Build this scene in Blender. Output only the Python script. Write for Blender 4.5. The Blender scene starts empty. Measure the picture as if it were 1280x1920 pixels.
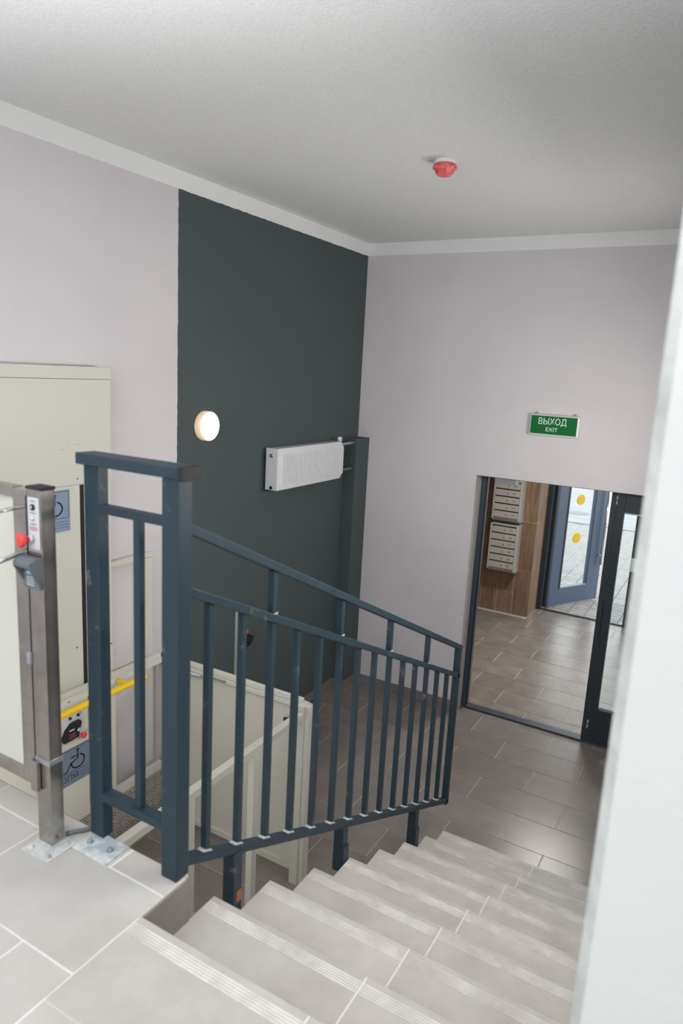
import bpy, bmesh, math, random
from mathutils import Matrix, Vector
random.seed(7)
S = bpy.context.scene
COL = S.collection

# ------------------------------------------------------------------ camera
cam_d = bpy.data.cameras.new('camera'); cam = bpy.data.objects.new('camera', cam_d); COL.objects.link(cam)
R0 = ((0.86317712, -0.48396571, -0.14388345), (0.50217481, 0.85249312, 0.14517559), (0.05239965, -0.19756689, 0.97888794))
right = Vector([r[0] for r in R0]); fwd = Vector([r[1] for r in R0]); up = Vector([r[2] for r in R0])
M = Matrix((( right.x, up.x, -fwd.x, 2.91517), (right.y, up.y, -fwd.y, -5.35480), (right.z, up.z, -fwd.z, 2.81594), (0, 0, 0, 1)))
cam.matrix_world = M
cam_d.sensor_fit = 'VERTICAL'; cam_d.sensor_height = 36.0; cam_d.sensor_width = 24.0
cam_d.lens = 1307.5351 / 1920 * 36.0
cam_d.clip_start = 0.05; cam_d.clip_end = 200
cam_d.dof.use_dof = True; cam_d.dof.focus_distance = 4.6; cam_d.dof.aperture_fstop = 2.6
S.camera = cam

# ------------------------------------------------------------------ world, lamps, exposure
w = bpy.data.worlds.new('overcast'); S.world = w; w.use_nodes = True
bg = w.node_tree.nodes['Background']; bg.inputs[0].default_value = (0.98, 0.99, 1.0, 1); bg.inputs[1].default_value = 2.25
S.view_settings.view_transform = 'Standard'; S.view_settings.look = 'None'
S.view_settings.exposure = 0.36; S.view_settings.gamma = 1.0; S.view_settings.use_curve_mapping = False

def area_light(name, loc, rot, sx, sy, power, color):
    l = bpy.data.lights.new(name, 'AREA'); l.shape = 'RECTANGLE'; l.size = sx; l.size_y = sy; l.energy = power; l.color = color
    o = bpy.data.objects.new(name, l); COL.objects.link(o); o.location = loc; o.rotation_euler = rot
    return o
R = math.radians
XLAMP = 2.813
# daylight entering through the big landing window behind the camera (just inside the pane)
area_light('window_daylight', (2.6, -8.42, 2.75), (R(90), 0, 0), 4.2, 1.7, 18, (0.93, 0.97, 1.0))
# the photographer's flash, aimed up at the ceiling above the stairs head
fs = bpy.data.lights.new('bounced_flash', 'SPOT'); fs.energy = 840; fs.spot_size = R(112); fs.spot_blend = 1.0; fs.shadow_soft_size = 0.06; fs.color = (0.985, 0.99, 1.0)
fo = bpy.data.objects.new('bounced_flash', fs); COL.objects.link(fo); fo.location = (2.0, -5.75, 1.7)
fo.rotation_euler = Vector((0.0, 0.0, 1.0)).to_track_quat('-Z', 'Y').to_euler()

# unseen lamps added to brighten the stairwell and vestibule (made-up fittings are built below)
area_light('stairwell_fill', (XLAMP - .075, -2.7, 2.55), (0, R(62), 0), .12, 1.5, 30, (1.0, .97, .93))
area_light('lobby_fill', (XLAMP - .075, -1.1, 2.45), (0, R(90), 0), .3, .3, 11, (1.0, .97, .93))
area_light('vestibule_fill', (1.7, 1.5, 2.49), (0, 0, 0), .3, .3, 30, (1.0, .97, .93))

area_light('pit_fill', (.75, -3.955, .78), (R(90), 0, 0), .9, .07, 3.6, (1.0, .98, .94))  # fill light added under the landing to brighten the pit and lower gate

LAND = 1.3473; CEIL = 3.861; BAND = 3.763

# ------------------------------------------------------------------ materials
MATS = {}
def mat(name, col, rough=0.5, metal=0.0, var=0.0, vscale=8.0, bump=0.0, bscale=150.0, col2=None, randv=0.0, spec=0.5, emit=None, estr=0.0, coat=0.0):
    m = bpy.data.materials.new(name); m.use_nodes = True; nt = m.node_tree; N = nt.nodes; L = nt.links
    b = N['Principled BSDF']
    b.inputs['Base Color'].default_value = (*col, 1); b.inputs['Roughness'].default_value = rough; b.inputs['Metallic'].default_value = metal
    b.inputs['Specular IOR Level'].default_value = spec; b.inputs['Coat Weight'].default_value = coat
    if emit: b.inputs['Emission Color'].default_value = (*emit, 1); b.inputs['Emission Strength'].default_value = estr
    tc = N.new('ShaderNodeTexCoord'); vec = tc.outputs['Object']
    out = None
    if randv > 0 or var > 0:
        oi = N.new('ShaderNodeObjectInfo')
        add = N.new('ShaderNodeVectorMath'); add.operation = 'ADD'
        mul = N.new('ShaderNodeVectorMath'); mul.operation = 'SCALE'; mul.inputs[0].default_value = (37.1, 17.3, 51.7)
        L.new(oi.outputs['Random'], mul.inputs['Scale']); L.new(vec, add.inputs[0]); L.new(mul.outputs[0], add.inputs[1])
        no = N.new('ShaderNodeTexNoise'); no.inputs['Scale'].default_value = vscale; no.inputs['Detail'].default_value = 6; no.inputs['Roughness'].default_value = 0.62
        L.new(add.outputs[0], no.inputs['Vector'])
        mx = N.new('ShaderNodeMix'); mx.data_type = 'RGBA'
        c2 = col2 if col2 else tuple(max(0, c * (1 - var)) for c in col)
        mx.inputs[6].default_value = (*col, 1); mx.inputs[7].default_value = (*c2, 1)
        mr = N.new('ShaderNodeMapRange'); mr.inputs[1].default_value = 0.35; mr.inputs[2].default_value = 0.68
        L.new(no.outputs['Fac'], mr.inputs[0]); L.new(mr.outputs[0], mx.inputs[0]); out = mx.outputs[2]
        if randv > 0:
            h = N.new('ShaderNodeHueSaturation'); mr2 = N.new('ShaderNodeMapRange'); mr2.inputs[3].default_value = 1 - randv; mr2.inputs[4].default_value = 1 + randv
            L.new(oi.outputs['Random'], mr2.inputs[0]); L.new(mr2.outputs[0], h.inputs['Value']); L.new(out, h.inputs['Color']); out = h.outputs[0]
        L.new(out, b.inputs['Base Color'])
    if bump > 0:
        n2 = N.new('ShaderNodeTexNoise'); n2.inputs['Scale'].default_value = bscale; n2.inputs['Detail'].default_value = 3
        L.new(vec, n2.inputs['Vector'])
        bp = N.new('ShaderNodeBump'); bp.inputs['Strength'].default_value = bump; bp.inputs['Distance'].default_value = 0.003
        L.new(n2.outputs['Fac'], bp.inputs['Height']); L.new(bp.outputs[0], b.inputs['Normal'])
    MATS[name] = m; return m

def paint_wall(name, lower, accent=None, ysplit=-2.245):
    """plaster with a white painted band below the ceiling, optional dark accent paint beyond ysplit"""
    m = mat(name, lower, 0.85, bump=0.5, bscale=120.0, spec=0.3); nt = m.node_tree; N = nt.nodes; L = nt.links; b = N['Principled BSDF']
    g = N.new('ShaderNodeNewGeometry'); sp = N.new('ShaderNodeSeparateXYZ'); L.new(g.outputs['Position'], sp.inputs[0])
    no = N.new('ShaderNodeTexNoise'); no.inputs['Scale'].default_value = 26.0; no.inputs['Detail'].default_value = 3; L.new(g.outputs['Position'], no.inputs['Vector'])
    def edge(sock, val):
        ma = N.new('ShaderNodeMath'); ma.operation = 'MULTIPLY_ADD'; ma.inputs[1].default_value = 0.012; L.new(no.outputs['Fac'], ma.inputs[0]); L.new(sock, ma.inputs[2])
        gt = N.new('ShaderNodeMath'); gt.operation = 'GREATER_THAN'; gt.inputs[1].default_value = val + 0.006; L.new(ma.outputs[0], gt.inputs[0]); return gt.outputs[0]
    # slightly cloudy paint
    n3 = N.new('ShaderNodeTexNoise'); n3.inputs['Scale'].default_value = 1.7; n3.inputs['Detail'].default_value = 4; L.new(g.outputs['Position'], n3.inputs['Vector'])
    cur = None
    if accent:
        mx = N.new('ShaderNodeMix'); mx.data_type = 'RGBA'; mx.inputs[6].default_value = (*lower, 1); mx.inputs[7].default_value = (*accent, 1)
        L.new(edge(sp.outputs['Y'], ysplit), mx.inputs[0]); cur = mx.outputs[2]
    mb = N.new('ShaderNodeMix'); mb.data_type = 'RGBA'; mb.inputs[6].default_value = (*lower, 1); mb.inputs[7].default_value = (0.80, 0.81, 0.81, 1)
    if cur: L.new(cur, mb.inputs[6])
    L.new(edge(sp.outputs['Z'], BAND), mb.inputs[0])
    hs = N.new('ShaderNodeHueSaturation'); mr = N.new('ShaderNodeMapRange'); mr.inputs[1].default_value = .3; mr.inputs[2].default_value = .7; mr.inputs[3].default_value = 0.965; mr.inputs[4].default_value = 1.035
    L.new(n3.outputs['Fac'], mr.inputs[0]); L.new(mr.outputs[0], hs.inputs['Value']); L.new(mb.outputs[2], hs.inputs['Color'])
    L.new(hs.outputs[0], b.inputs['Base Color'])
    return m

LILAC = (0.64, 0.605, 0.63)
DARK = (0.070, 0.089, 0.093)
m_wall = paint_wall('lilac_plaster', LILAC)
m_wall_l = paint_wall('lilac_and_dark_plaster', LILAC, DARK)
m_white_wall = mat('white_plaster', (0.575, 0.575, 0.57), 0.85, bump=0.35, bscale=90, spec=0.3)
m_reveal = mat('raw_grey_plaster', (0.40, 0.385, 0.375), 0.9, var=0.2, vscale=20, bump=0.4, bscale=60, spec=0.2)
m_bead = mat('worn_corner_bead', (0.50, 0.515, 0.505), 0.85, var=0.35, vscale=14, col2=(0.36, 0.37, 0.355), bump=0.8, bscale=40)
m_ceil = mat('ceiling_plaster', (0.80, 0.815, 0.82), 0.9, bump=1.0, bscale=95.0, spec=0.2, var=0.12, vscale=130)
m_dark = mat('dark_grey_plaster', DARK, 0.8, bump=0.5, bscale=120, spec=0.3)
m_tile = mat('taupe_floor_tile', (0.225, 0.198, 0.180), 0.26, var=0.25, vscale=5.5, bump=0.12, bscale=260, col2=(0.185, 0.163, 0.148), randv=0.09)
m_tile_v = mat('vestibule_floor_tile', (0.255, 0.228, 0.205), 0.22, vscale=5.5, var=0.2, bump=0.25, bscale=200, col2=(0.185, 0.165, 0.148), randv=0.08)
m_tile_s = mat('dusty_stair_tile', (0.49, 0.465, 0.44), 0.5, vscale=4.5, var=0.15, bump=0.08, bscale=260, col2=(0.39, 0.362, 0.34), randv=0.06)
m_tile_u = mat('dusty_landing_tile', (0.50, 0.485, 0.465), 0.45, vscale=3.5, var=0.12, bump=0.06, bscale=260, col2=(0.42, 0.395, 0.375), randv=0.03)
m_grout = mat('pale_grout', (0.50, 0.475, 0.44), 0.9)
m_grout_u = mat('white_grout', (0.72, 0.71, 0.69), 0.9)
m_grip = mat('ribbed_nosing_dust', (0.70, 0.685, 0.66), 0.7, var=0.3, vscale=9, col2=(0.45, 0.42, 0.395))
m_concrete = mat('concrete', (0.42, 0.40, 0.38), 0.9, var=0.2, vscale=6, bump=0.3, bscale=40)

def steel_paint(name, col, dust=0.3):
    m = mat(name, col, 0.48, spec=0.35); nt = m.node_tree; N = nt.nodes; L = nt.links; b = N['Principled BSDF']
    g = N.new('ShaderNodeNewGeometry')
    no = N.new('ShaderNodeTexNoise'); no.inputs['Scale'].default_value = 14; no.inputs['Detail'].default_value = 8; no.inputs['Roughness'].default_value = .7; L.new(g.outputs['Position'], no.inputs['Vector'])
    mr = N.new('ShaderNodeMapRange'); mr.inputs[1].default_value = .62 if dust < .5 else .42; mr.inputs[2].default_value = .75 if dust < .5 else .60; mr.inputs[4].default_value = dust; L.new(no.outputs['Fac'], mr.inputs[0])
    mx = N.new('ShaderNodeMix'); mx.data_type = 'RGBA'; mx.inputs[6].default_value = (*col, 1); mx.inputs[7].default_value = (.50, .52, .53, 1) if dust < .5 else (.66, .67, .66, 1); L.new(mr.outputs[0], mx.inputs[0])
    L.new(mx.outputs[2], b.inputs['Base Color']); return m
m_rail = steel_paint('slate_blue_paint', (0.018, 0.036, 0.050), 0.35)
m_rail_dusty = steel_paint('dusty_slate_paint', (0.32, 0.37, 0.41), 0.9)
m_weld = mat('dusty_weld', (0.42, 0.45, 0.47), 0.8)
m_cream = steel_paint('cream_powder_paint', (0.58, 0.575, 0.515), 0.25)
m_stain = mat('brushed_stainless', (0.46, 0.435, 0.41), 0.24, metal=1.0, var=0.25, vscale=12, col2=(0.33, 0.30, 0.275))
m_stain_d = mat('stainless_base_plate', (0.45, 0.48, 0.50), 0.55, metal=0.4, var=0.5, vscale=25, col2=(0.80, 0.80, 0.79))
m_black = mat('black_plastic', (0.018, 0.020, 0.022), 0.6, spec=.25)
m_slot = mat('dark_slot', (0.015, 0.015, 0.015), 0.9)
m_red = mat('red_plastic', (0.78, 0.05, 0.045), 0.35)
m_red_c = mat('red_dust_cover', (0.75, 0.045, 0.05), 0.3, var=0.4, vscale=60, col2=(0.85, 0.25, 0.25), bump=0.9, bscale=70)
m_yellow = mat('yellow_paint', (0.85, 0.56, 0.0), 0.35)
m_whitep = mat('white_plastic', (0.78, 0.78, 0.78), 0.4)
m_rad = mat('white_radiator_enamel', (0.66, 0.67, 0.70), 0.35)
m_greyp = mat('grey_plastic', (0.12, 0.14, 0.155), 0.45)
m_lightgrey = mat('light_grey_label', (0.55, 0.56, 0.60), 0.5)
m_text = mat('dark_print', (0.03, 0.035, 0.045), 0.6)
m_textred = mat('red_print', (0.45, 0.08, 0.08), 0.6)
m_blue = mat('grey_blue_sign', (0.20, 0.27, 0.38), 0.45)
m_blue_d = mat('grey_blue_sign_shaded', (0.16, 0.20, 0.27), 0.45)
m_green = mat('exit_green', (0.004, 0.13, 0.028), 0.45, spec=.2)
m_signtext = mat('exit_lettering', (0.66, 0.80, 0.74), 0.5, emit=(0.66, 0.8, 0.74), estr=0.05)
m_signframe = mat('sign_frame', (0.60, 0.62, 0.61), 0.3)
m_lamp = mat('lit_diffuser', (1, 0.95, 0.9), 0.5, emit=(1.0, 0.93, 0.84), estr=5.0)
m_lamp_soft = mat('added_lamp_diffuser', (1, 0.95, 0.9), 0.5, emit=(1.0, 0.96, 0.9), estr=1.2)
m_lamp_side = mat('lamp_rim', (0.82, 0.66, 0.52), 0.5, emit=(1.0, 0.72, 0.50), estr=0.28)
m_door = mat('anthracite_door_paint', (0.022, 0.030, 0.040), 0.4)
m_door_b = mat('steel_blue_door_paint', (0.088, 0.130, 0.200), 0.38)
m_jamb = mat('slate_blue_jamb_paint', (0.036, 0.052, 0.070), 0.4)
m_alu = mat('pale_aluminium', (0.40, 0.43, 0.47), 0.35, metal=0.6)
m_mail = mat('mailbox_grey_paint', (0.44, 0.42, 0.385), 0.45)
m_mail_l = mat('mailbox_trim_paint', (0.42, 0.43, 0.42), 0.45)
m_wood = mat('wood_look_wall_tile', (0.27, 0.18, 0.115), 0.5, randv=0.1, var=0.3, vscale=3.0, col2=(0.15, 0.092, 0.052))
m_woodgrout = mat('tan_grout', (0.60, 0.46, 0.33), 0.9)
m_paver = mat('grey_paver', (0.36, 0.355, 0.35), 0.9, var=0.2, vscale=9, bump=0.5, bscale=80, randv=0.08)
m_pjoint = mat('paver_joint', (0.17, 0.16, 0.15), 0.95)
m_road = mat('pale_concrete_road', (0.33, 0.34, 0.36), 0.9, var=0.15, vscale=2)
m_chrome = mat('bright_metal', (0.75, 0.75, 0.75), 0.2, metal=1.0)
m_rust = mat('rust_patch', (0.35, 0.12, 0.04), 0.8)

# stretch the grain of the wood look tiles vertically
def stretch_wood():
    nt = m_wood.node_tree; N = nt.nodes; L = nt.links
    for n in list(N):
        if n.type == 'TEX_NOISE':
            src = n.inputs['Vector'].links[0].from_socket; mp = N.new('ShaderNodeMapping'); mp.inputs['Scale'].default_value = (9, 9, 0.9)
            L.new(src, mp.inputs['Vector']); L.new(mp.outputs[0], n.inputs['Vector'])
stretch_wood()

def tread_plate():
    m = mat('checker_tread_plate', (0.30, 0.27, 0.235), 0.5, metal=0.2); nt = m.node_tree; N = nt.nodes; L = nt.links; b = N['Principled BSDF']
    tc = N.new('ShaderNodeTexCoord'); wv = []
    for ang, ph in ((45, 0), (-45, 0)):
        mp = N.new('ShaderNodeMapping'); mp.inputs['Rotation'].default_value = (R(ang), 0, 0); L.new(tc.outputs['Object'], mp.inputs['Vector'])
        bt = N.new('ShaderNodeTexWave'); bt.wave_type = 'BANDS'; bt.bands_direction = 'Y'; bt.inputs['Scale'].default_value = 26; L.new(mp.outputs[0], bt.inputs['Vector']); wv.append(bt.outputs['Fac'])
    mp = N.new('ShaderNodeMapping'); mp.inputs['Rotation'].default_value = (R(45), 0, 0); mp.inputs['Scale'].default_value = (1, 22, 22); L.new(tc.outputs['Object'], mp.inputs['Vector'])
    ck = N.new('ShaderNodeTexChecker'); ck.inputs['Scale'].default_value = 1.0; L.new(mp.outputs[0], ck.inputs['Vector'])
    mx = N.new('ShaderNodeMix'); L.new(ck.outputs['Fac'], mx.inputs[0]); L.new(wv[0], mx.inputs[2]); L.new(wv[1], mx.inputs[3])
    bp = N.new('ShaderNodeBump'); bp.inputs['Strength'].default_value = 1.0; bp.inputs['Distance'].default_value = 0.004; L.new(mx.outputs[0], bp.inputs['Height']); L.new(bp.outputs[0], b.inputs['Normal'])
    cr = N.new('ShaderNodeMix'); cr.data_type = 'RGBA'; cr.inputs[6].default_value = (.13, .115, .10, 1); cr.inputs[7].default_value = (.66, .62, .55, 1); L.new(mx.outputs[0], cr.inputs[0]); L.new(cr.outputs[2], b.inputs['Base Color'])
    return m
m_tread = tread_plate()

def glass(name, tint=(0.93, 0.97, 0.97), refl=0.10):
    m = bpy.data.materials.new(name); m.use_nodes = True; nt = m.node_tree; N = nt.nodes; L = nt.links; N.remove(N['Principled BSDF'])
    o = N['Material Output']; t = N.new('ShaderNodeBsdfTransparent'); t.inputs[0].default_value = (*tint, 1); g = N.new('ShaderNodeBsdfGlossy'); g.inputs['Roughness'].default_value = 0.01
    ge = N.new('ShaderNodeNewGeometry'); dt = N.new('ShaderNodeVectorMath'); dt.operation = 'DOT_PRODUCT'; L.new(ge.outputs['Incoming'], dt.inputs[0]); L.new(ge.outputs['Normal'], dt.inputs[1])
    def mth(op, a, b):
        q = N.new('ShaderNodeMath'); q.operation = op
        for i, v in enumerate((a, b)):
            if v is None: continue
            if isinstance(v, (int, float)): q.inputs[i].default_value = v
            else: L.new(v, q.inputs[i])
        return q.outputs[0]
    fr_ = mth('ADD', mth('MULTIPLY', mth('POWER', mth('SUBTRACT', 1.0, mth('ABSOLUTE', dt.outputs['Value'], None)), 5.0), 0.9), 0.02)
    mx = N.new('ShaderNodeMixShader'); L.new(fr_, mx.inputs[0]); L.new(t.outputs[0], mx.inputs[1]); L.new(g.outputs[0], mx.inputs[2]); L.new(mx.outputs[0], o.inputs[0])
    return m
m_glass = glass('clear_glass')

# ------------------------------------------------------------------ mesh helpers
class MB:
    def __init__(s): s.bm = bmesh.new(); s.mats = []
    def mi(s, m):
        if m is None: return 0
        if m not in s.mats: s.mats.append(m)
        return s.mats.index(m)
    def hexa(s, pts, m=None):
        v = [s.bm.verts.new(p) for p in pts]; k = s.mi(m)
        for f in ((0, 3, 2, 1), (4, 5, 6, 7), (0, 1, 5, 4), (1, 2, 6, 5), (2, 3, 7, 6), (3, 0, 4, 7)):
            s.bm.faces.new([v[i] for i in f]).material_index = k
        return s
    def box(s, x0, x1, y0, y1, z0, z1, m=None):
        return s.hexa([(x0, y0, z0), (x1, y0, z0), (x1, y1, z0), (x0, y1, z0), (x0, y0, z1), (x1, y0, z1), (x1, y1, z1), (x0, y1, z1)], m)
    def prism(s, poly, d, m=None):
        """poly: list of 3D points (planar, any side), d: extrusion vector"""
        d = Vector(d); k = s.mi(m); a = [s.bm.verts.new(p) for p in poly]; b = [s.bm.verts.new(Vector(p) + d) for p in poly]; n = len(a)
        s.bm.faces.new(a[::-1]).material_index = k; s.bm.faces.new(b).material_index = k
        for i in range(n): s.bm.faces.new((a[i], a[(i + 1) % n], b[(i + 1) % n], b[i])).material_index = k
        return s
    def cyl(s, p, q, r, n=16, m=None, r2=None):
        p = Vector(p); q = Vector(q); ax = (q - p).normalized(); t = Vector((0, 0, 1)) if abs(ax.z) < .9 else Vector((1, 0, 0)); u = ax.cross(t).normalized(); v = ax.cross(u); r2 = r if r2 is None else r2; k = s.mi(m)
        A = [s.bm.verts.new(p + (u * math.cos(2 * math.pi * i / n) + v * math.sin(2 * math.pi * i / n)) * r) for i in range(n)]
        B = [s.bm.verts.new(q + (u * math.cos(2 * math.pi * i / n) + v * math.sin(2 * math.pi * i / n)) * r2) for i in range(n)]
        for i in range(n):
            f = s.bm.faces.new((A[i], A[(i + 1) % n], B[(i + 1) % n], B[i])); f.material_index = k; f.smooth = True
        s.bm.faces.new(A[::-1]).material_index = k; s.bm.faces.new(B).material_index = k
        return s
    def lathe(s, c, ax, prof, n=24, m=None):
        """prof: list of (r, h) from axis start"""
        ax = Vector(ax).normalized(); c = Vector(c); t = Vector((0, 0, 1)) if abs(ax.z) < .9 else Vector((1, 0, 0)); u = ax.cross(t).normalized(); v = ax.cross(u); k = s.mi(m)
        rings = []
        for r, h in prof:
            rings.append([s.bm.verts.new(c + ax * h + (u * math.cos(2 * math.pi * i / n) + v * math.sin(2 * math.pi * i / n)) * max(r, 1e-4)) for i in range(n)])
        for a, b in zip(rings, rings[1:]):
            for i in range(n):
                f = s.bm.faces.new((a[i], a[(i + 1) % n], b[(i + 1) % n], b[i])); f.material_index = k; f.smooth = True
        s.bm.faces.new(rings[0][::-1]).material_index = k; s.bm.faces.new(rings[-1]).material_index = k
        return s
    def tube(s, pts, r, n=12, m=None):
        P = [Vector(p) for p in pts]; k = s.mi(m); rings = []; prev = None
        for i, p in enumerate(P):
            t = ((P[i + 1] - p) if i == 0 else (p - P[i - 1]) if i == len(P) - 1 else (P[i + 1] - P[i - 1])).normalized()
            if prev is None: a = Vector((0, 0, 1)) if abs(t.z) < .9 else Vector((1, 0, 0)); u = t.cross(a).normalized()
            else: u = (prev - t * prev.dot(t)).normalized()
            prev = u; v = t.cross(u)
            rings.append([s.bm.verts.new(p + (u * math.cos(2 * math.pi * j / n) + v * math.sin(2 * math.pi * j / n)) * r) for j in range(n)])
        for a, b in zip(rings, rings[1:]):
            for j in range(n):
                f = s.bm.faces.new((a[j], a[(j + 1) % n], b[(j + 1) % n], b[j])); f.material_index = k; f.smooth = True
        s.bm.faces.new(rings[0][::-1]).material_index = k; s.bm.faces.new(rings[-1]).material_index = k
        return s
    def mesh(s, name, m=None):
        bmesh.ops.recalc_face_normals(s.bm, faces=s.bm.faces)
        me = bpy.data.meshes.new(name); s.bm.to_mesh(me); s.bm.free()
        for q in (s.mats if s.mats else [m]): me.materials.append(q)
        return me
    def build(s, name, m, parent=None, bevel=0, origin=None, **tags):
        me = s.mesh(name, m); o = bpy.data.objects.new(name, me); COL.objects.link(o)
        if origin is not None: me.transform(Matrix.Translation(-Vector(origin))); o.location = origin
        if parent is not None:
            o.parent = parent; pw = world_loc(parent); o.location = o.location - pw
        if bevel:
            b = o.modifiers.new('bevel', 'BEVEL'); b.width = bevel; b.segments = 2; b.limit_method = 'ANGLE'; b.angle_limit = R(40)
        for k, v in tags.items(): o[k] = v
        return o
def world_loc(o):
    l = Vector((0, 0, 0))
    while o is not None: l = l + o.location; o = o.parent
    return l
def thing(name, loc, label, cat, group=None):
    o = bpy.data.objects.new(name, None); COL.objects.link(o); o.location = loc; o.empty_display_size = .1
    o['label'] = label; o['category'] = cat
    if group: o['group'] = group
    return o
def T(label, cat, group=None):
    d = {'label': label, 'category': cat}
    if group: d['group'] = group
    return d
def ST(label, cat): return {'label': label, 'category': cat, 'kind': 'structure'}
def plain_copy(src, name, loc, parent):
    c = src.copy(); c.name = name; COL.objects.link(c); c.parent = parent; c.location = loc; return c

def text_obj(name, body, size, mt, parent, mtx, depth=0.0006, sx=1.0):
    cu = bpy.data.curves.new(name, 'FONT'); cu.body = body; cu.size = size; cu.align_x = 'CENTER'; cu.align_y = 'CENTER'; cu.extrude = depth; cu.resolution_u = 3
    tmp = bpy.data.objects.new(name + '_curve', cu); COL.objects.link(tmp)
    me = bpy.data.meshes.new_from_object(tmp.evaluated_get(bpy.context.evaluated_depsgraph_get())); bpy.data.objects.remove(tmp); bpy.data.curves.remove(cu)
    me.transform(Matrix.Diagonal((sx, 1, 1, 1))); me.transform(mtx)
    me.materials.clear(); me.materials.append(mt); me.name = name
    o = bpy.data.objects.new(name, me); COL.objects.link(o)
    if parent is not None: o.parent = parent; o.location = -world_loc(parent)
    return o
def facing_x(x, y, z):   # text on a face that looks towards +X, reading along +Y
    return Matrix(((0, 0, 1, x), (1, 0, 0, y), (0, 1, 0, z), (0, 0, 0, 1)))
def facing_my(x, y, z):  # text on a face that looks towards -Y, reading along +X
    return Matrix(((1, 0, 0, x), (0, 0, -1, y), (0, 1, 0, z), (0, 0, 0, 1)))

TILE_CACHE = {}
def tile(parent, name, x0, x1, y0, y1, ztop, mt, th=0.008, j=0.0018, bev=True):
    """one rectangular floor tile; its own object, mesh shared between alike sizes"""
    if x1 - x0 < 0.02 or y1 - y0 < 0.02: return None
    w, d = round(x1 - x0 - 2 * j, 3), round(y1 - y0 - 2 * j, 3); key = (w, d, th, mt.name, name)
    me = TILE_CACHE.get(key)
    if me is None:
        c = 0.0012; b = MB(); a0, a1 = w / 2, d / 2
        v = [b.bm.verts.new(p) for p in [(-a0, -a1, -th), (a0, -a1, -th), (a0, a1, -th), (-a0, a1, -th), (-a0, -a1, -c), (a0, -a1, -c), (a0, a1, -c), (-a0, a1, -c), (-a0 + c, -a1 + c, 0), (a0 - c, -a1 + c, 0), (a0 - c, a1 - c, 0), (-a0 + c, a1 - c, 0)]]
        for f in ((0, 3, 2, 1), (0, 1, 5, 4), (1, 2, 6, 5), (2, 3, 7, 6), (3, 0, 4, 7), (4, 5, 9, 8), (5, 6, 10, 9), (6, 7, 11, 10), (7, 4, 8, 11), (8, 9, 10, 11)): b.bm.faces.new([v[i] for i in f])
        me = b.mesh(name, mt); TILE_CACHE[key] = me
    o = bpy.data.objects.new(name, me); COL.objects.link(o); o.parent = parent
    o.location = Vector(((x0 + x1) / 2, (y0 + y1) / 2, ztop + random.uniform(-.0002, .0002))) - world_loc(parent)
    return o

def tile_rows(parent, xr, yr, ztop, mt, ybase=0.069, a=1.3256, off=0.2962, holes=()):
    k = math.floor((ybase - yr[1]) / .3) - 1
    while True:
        y1 = ybase - .3 * k; y0 = y1 - .3
        if y1 <= yr[0] + 1e-6: break
        k += 1
        b0, b1 = max(y0, yr[0]), min(y1, yr[1])
        if b1 - b0 < .015: continue
        st = a + (off if ((k - 1) % 2) else 0)
        x = st - .6 * math.ceil((st - xr[0]) / .6)
        while x < xr[1] - 1e-6:
            segs = [(max(x, xr[0]), min(x + .6, xr[1]))]
            for hx0, hx1, hy0, hy1 in holes:
                if b1 > hy0 + .15 and b0 < hy1 - .15 or (b0 < hy1 - 1e-3 and b1 > hy0 + 1e-3):
                    new = []
                    for s0, s1 in segs:
                        if s1 <= hx0 or s0 >= hx1: new.append((s0, s1))
                        else:
                            if s0 < hx0: new.append((s0, hx0))
                            if s1 > hx1: new.append((hx1, s1))
                    segs = new
            for s0, s1 in segs: tile(parent, 'floor_tile', s0, s1, b0, b1, ztop, mt)
            x += .6

# ================================================================== STRUCTURE
XR = 2.813           # right wall of the stair well
YW = -4.40           # end of that wall, near the camera
YB = -8.5; XE = 5.2  # back and far side of the landing room
# floors
fl = MB().box(-.3, XR + .3, YW, 3.28, -.25, -.0025).build('floor', m_grout, **ST('lower lobby and vestibule floor in taupe rectangular tiles', 'floor'))
tile_rows(fl, (0.0, XR), (-1.731, .069), 0, m_tile, holes=((-.1, .115, -.229, 0),))
tile_rows(fl, (0.0, 1.693), (-4.0, -1.731), 0, m_tile)
tile_rows(fl, (1.10, 2.66), (.069, .25), 0, m_tile_v)
tile_rows(fl, (.28, 2.95), (.25, 3.28), 0, m_tile_v, holes=((0, .935, 2.83, 3.4),))
# landing slab
lm = MB()
lm.box(-.3, 1.691, YB - .3, -4.002, .9, LAND - .0025).box(1.691, XE + .3, YB - .3, -4.186, .9, LAND - .0025)
land = lm.build('floor', m_grout_u, **ST('upper landing floor in pale dusty tiles at the top of the stairs', 'floor'))
# landing tiles: cut strip at the edge, then rows 0.3 deep
for x0, x1 in ((0, .28), (.28, .88), (.88, 1.479), (1.479, 1.693)): tile(land, 'floor_tile', x0, x1, -4.094, -4.0, LAND, m_tile_u, j=.003)
y = -4.094; r = 0
while y > -7.2:
    y0 = y - .306; s = 1.17 if r % 2 == 0 else 1.505 - .6
    x = s - 1.2
    while x < 1.693 - 1e-6:
        a_, b_ = max(x, 0), min(x + .6 if x + .6 < 1.60 else 1.693, 1.693)
        if b_ > a_: tile(land, 'floor_tile', a_, b_, y0, y, LAND, m_tile_u, j=.003)
        x = x + .6
        if b_ >= 1.693: break
    y = y0; r += 1
y = -4.48; r = 0
while y > -7.2:
    x = 1.693; first = .52 if r % 2 == 0 else .25
    while x < XE - .05:
        x2 = x + (first if x == 1.693 else .6); tile(land, 'floor_tile', x, min(x2, XE), y - .3, y, LAND, m_tile_u, j=.003); x = x2
    y -= .3; r += 1
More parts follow.
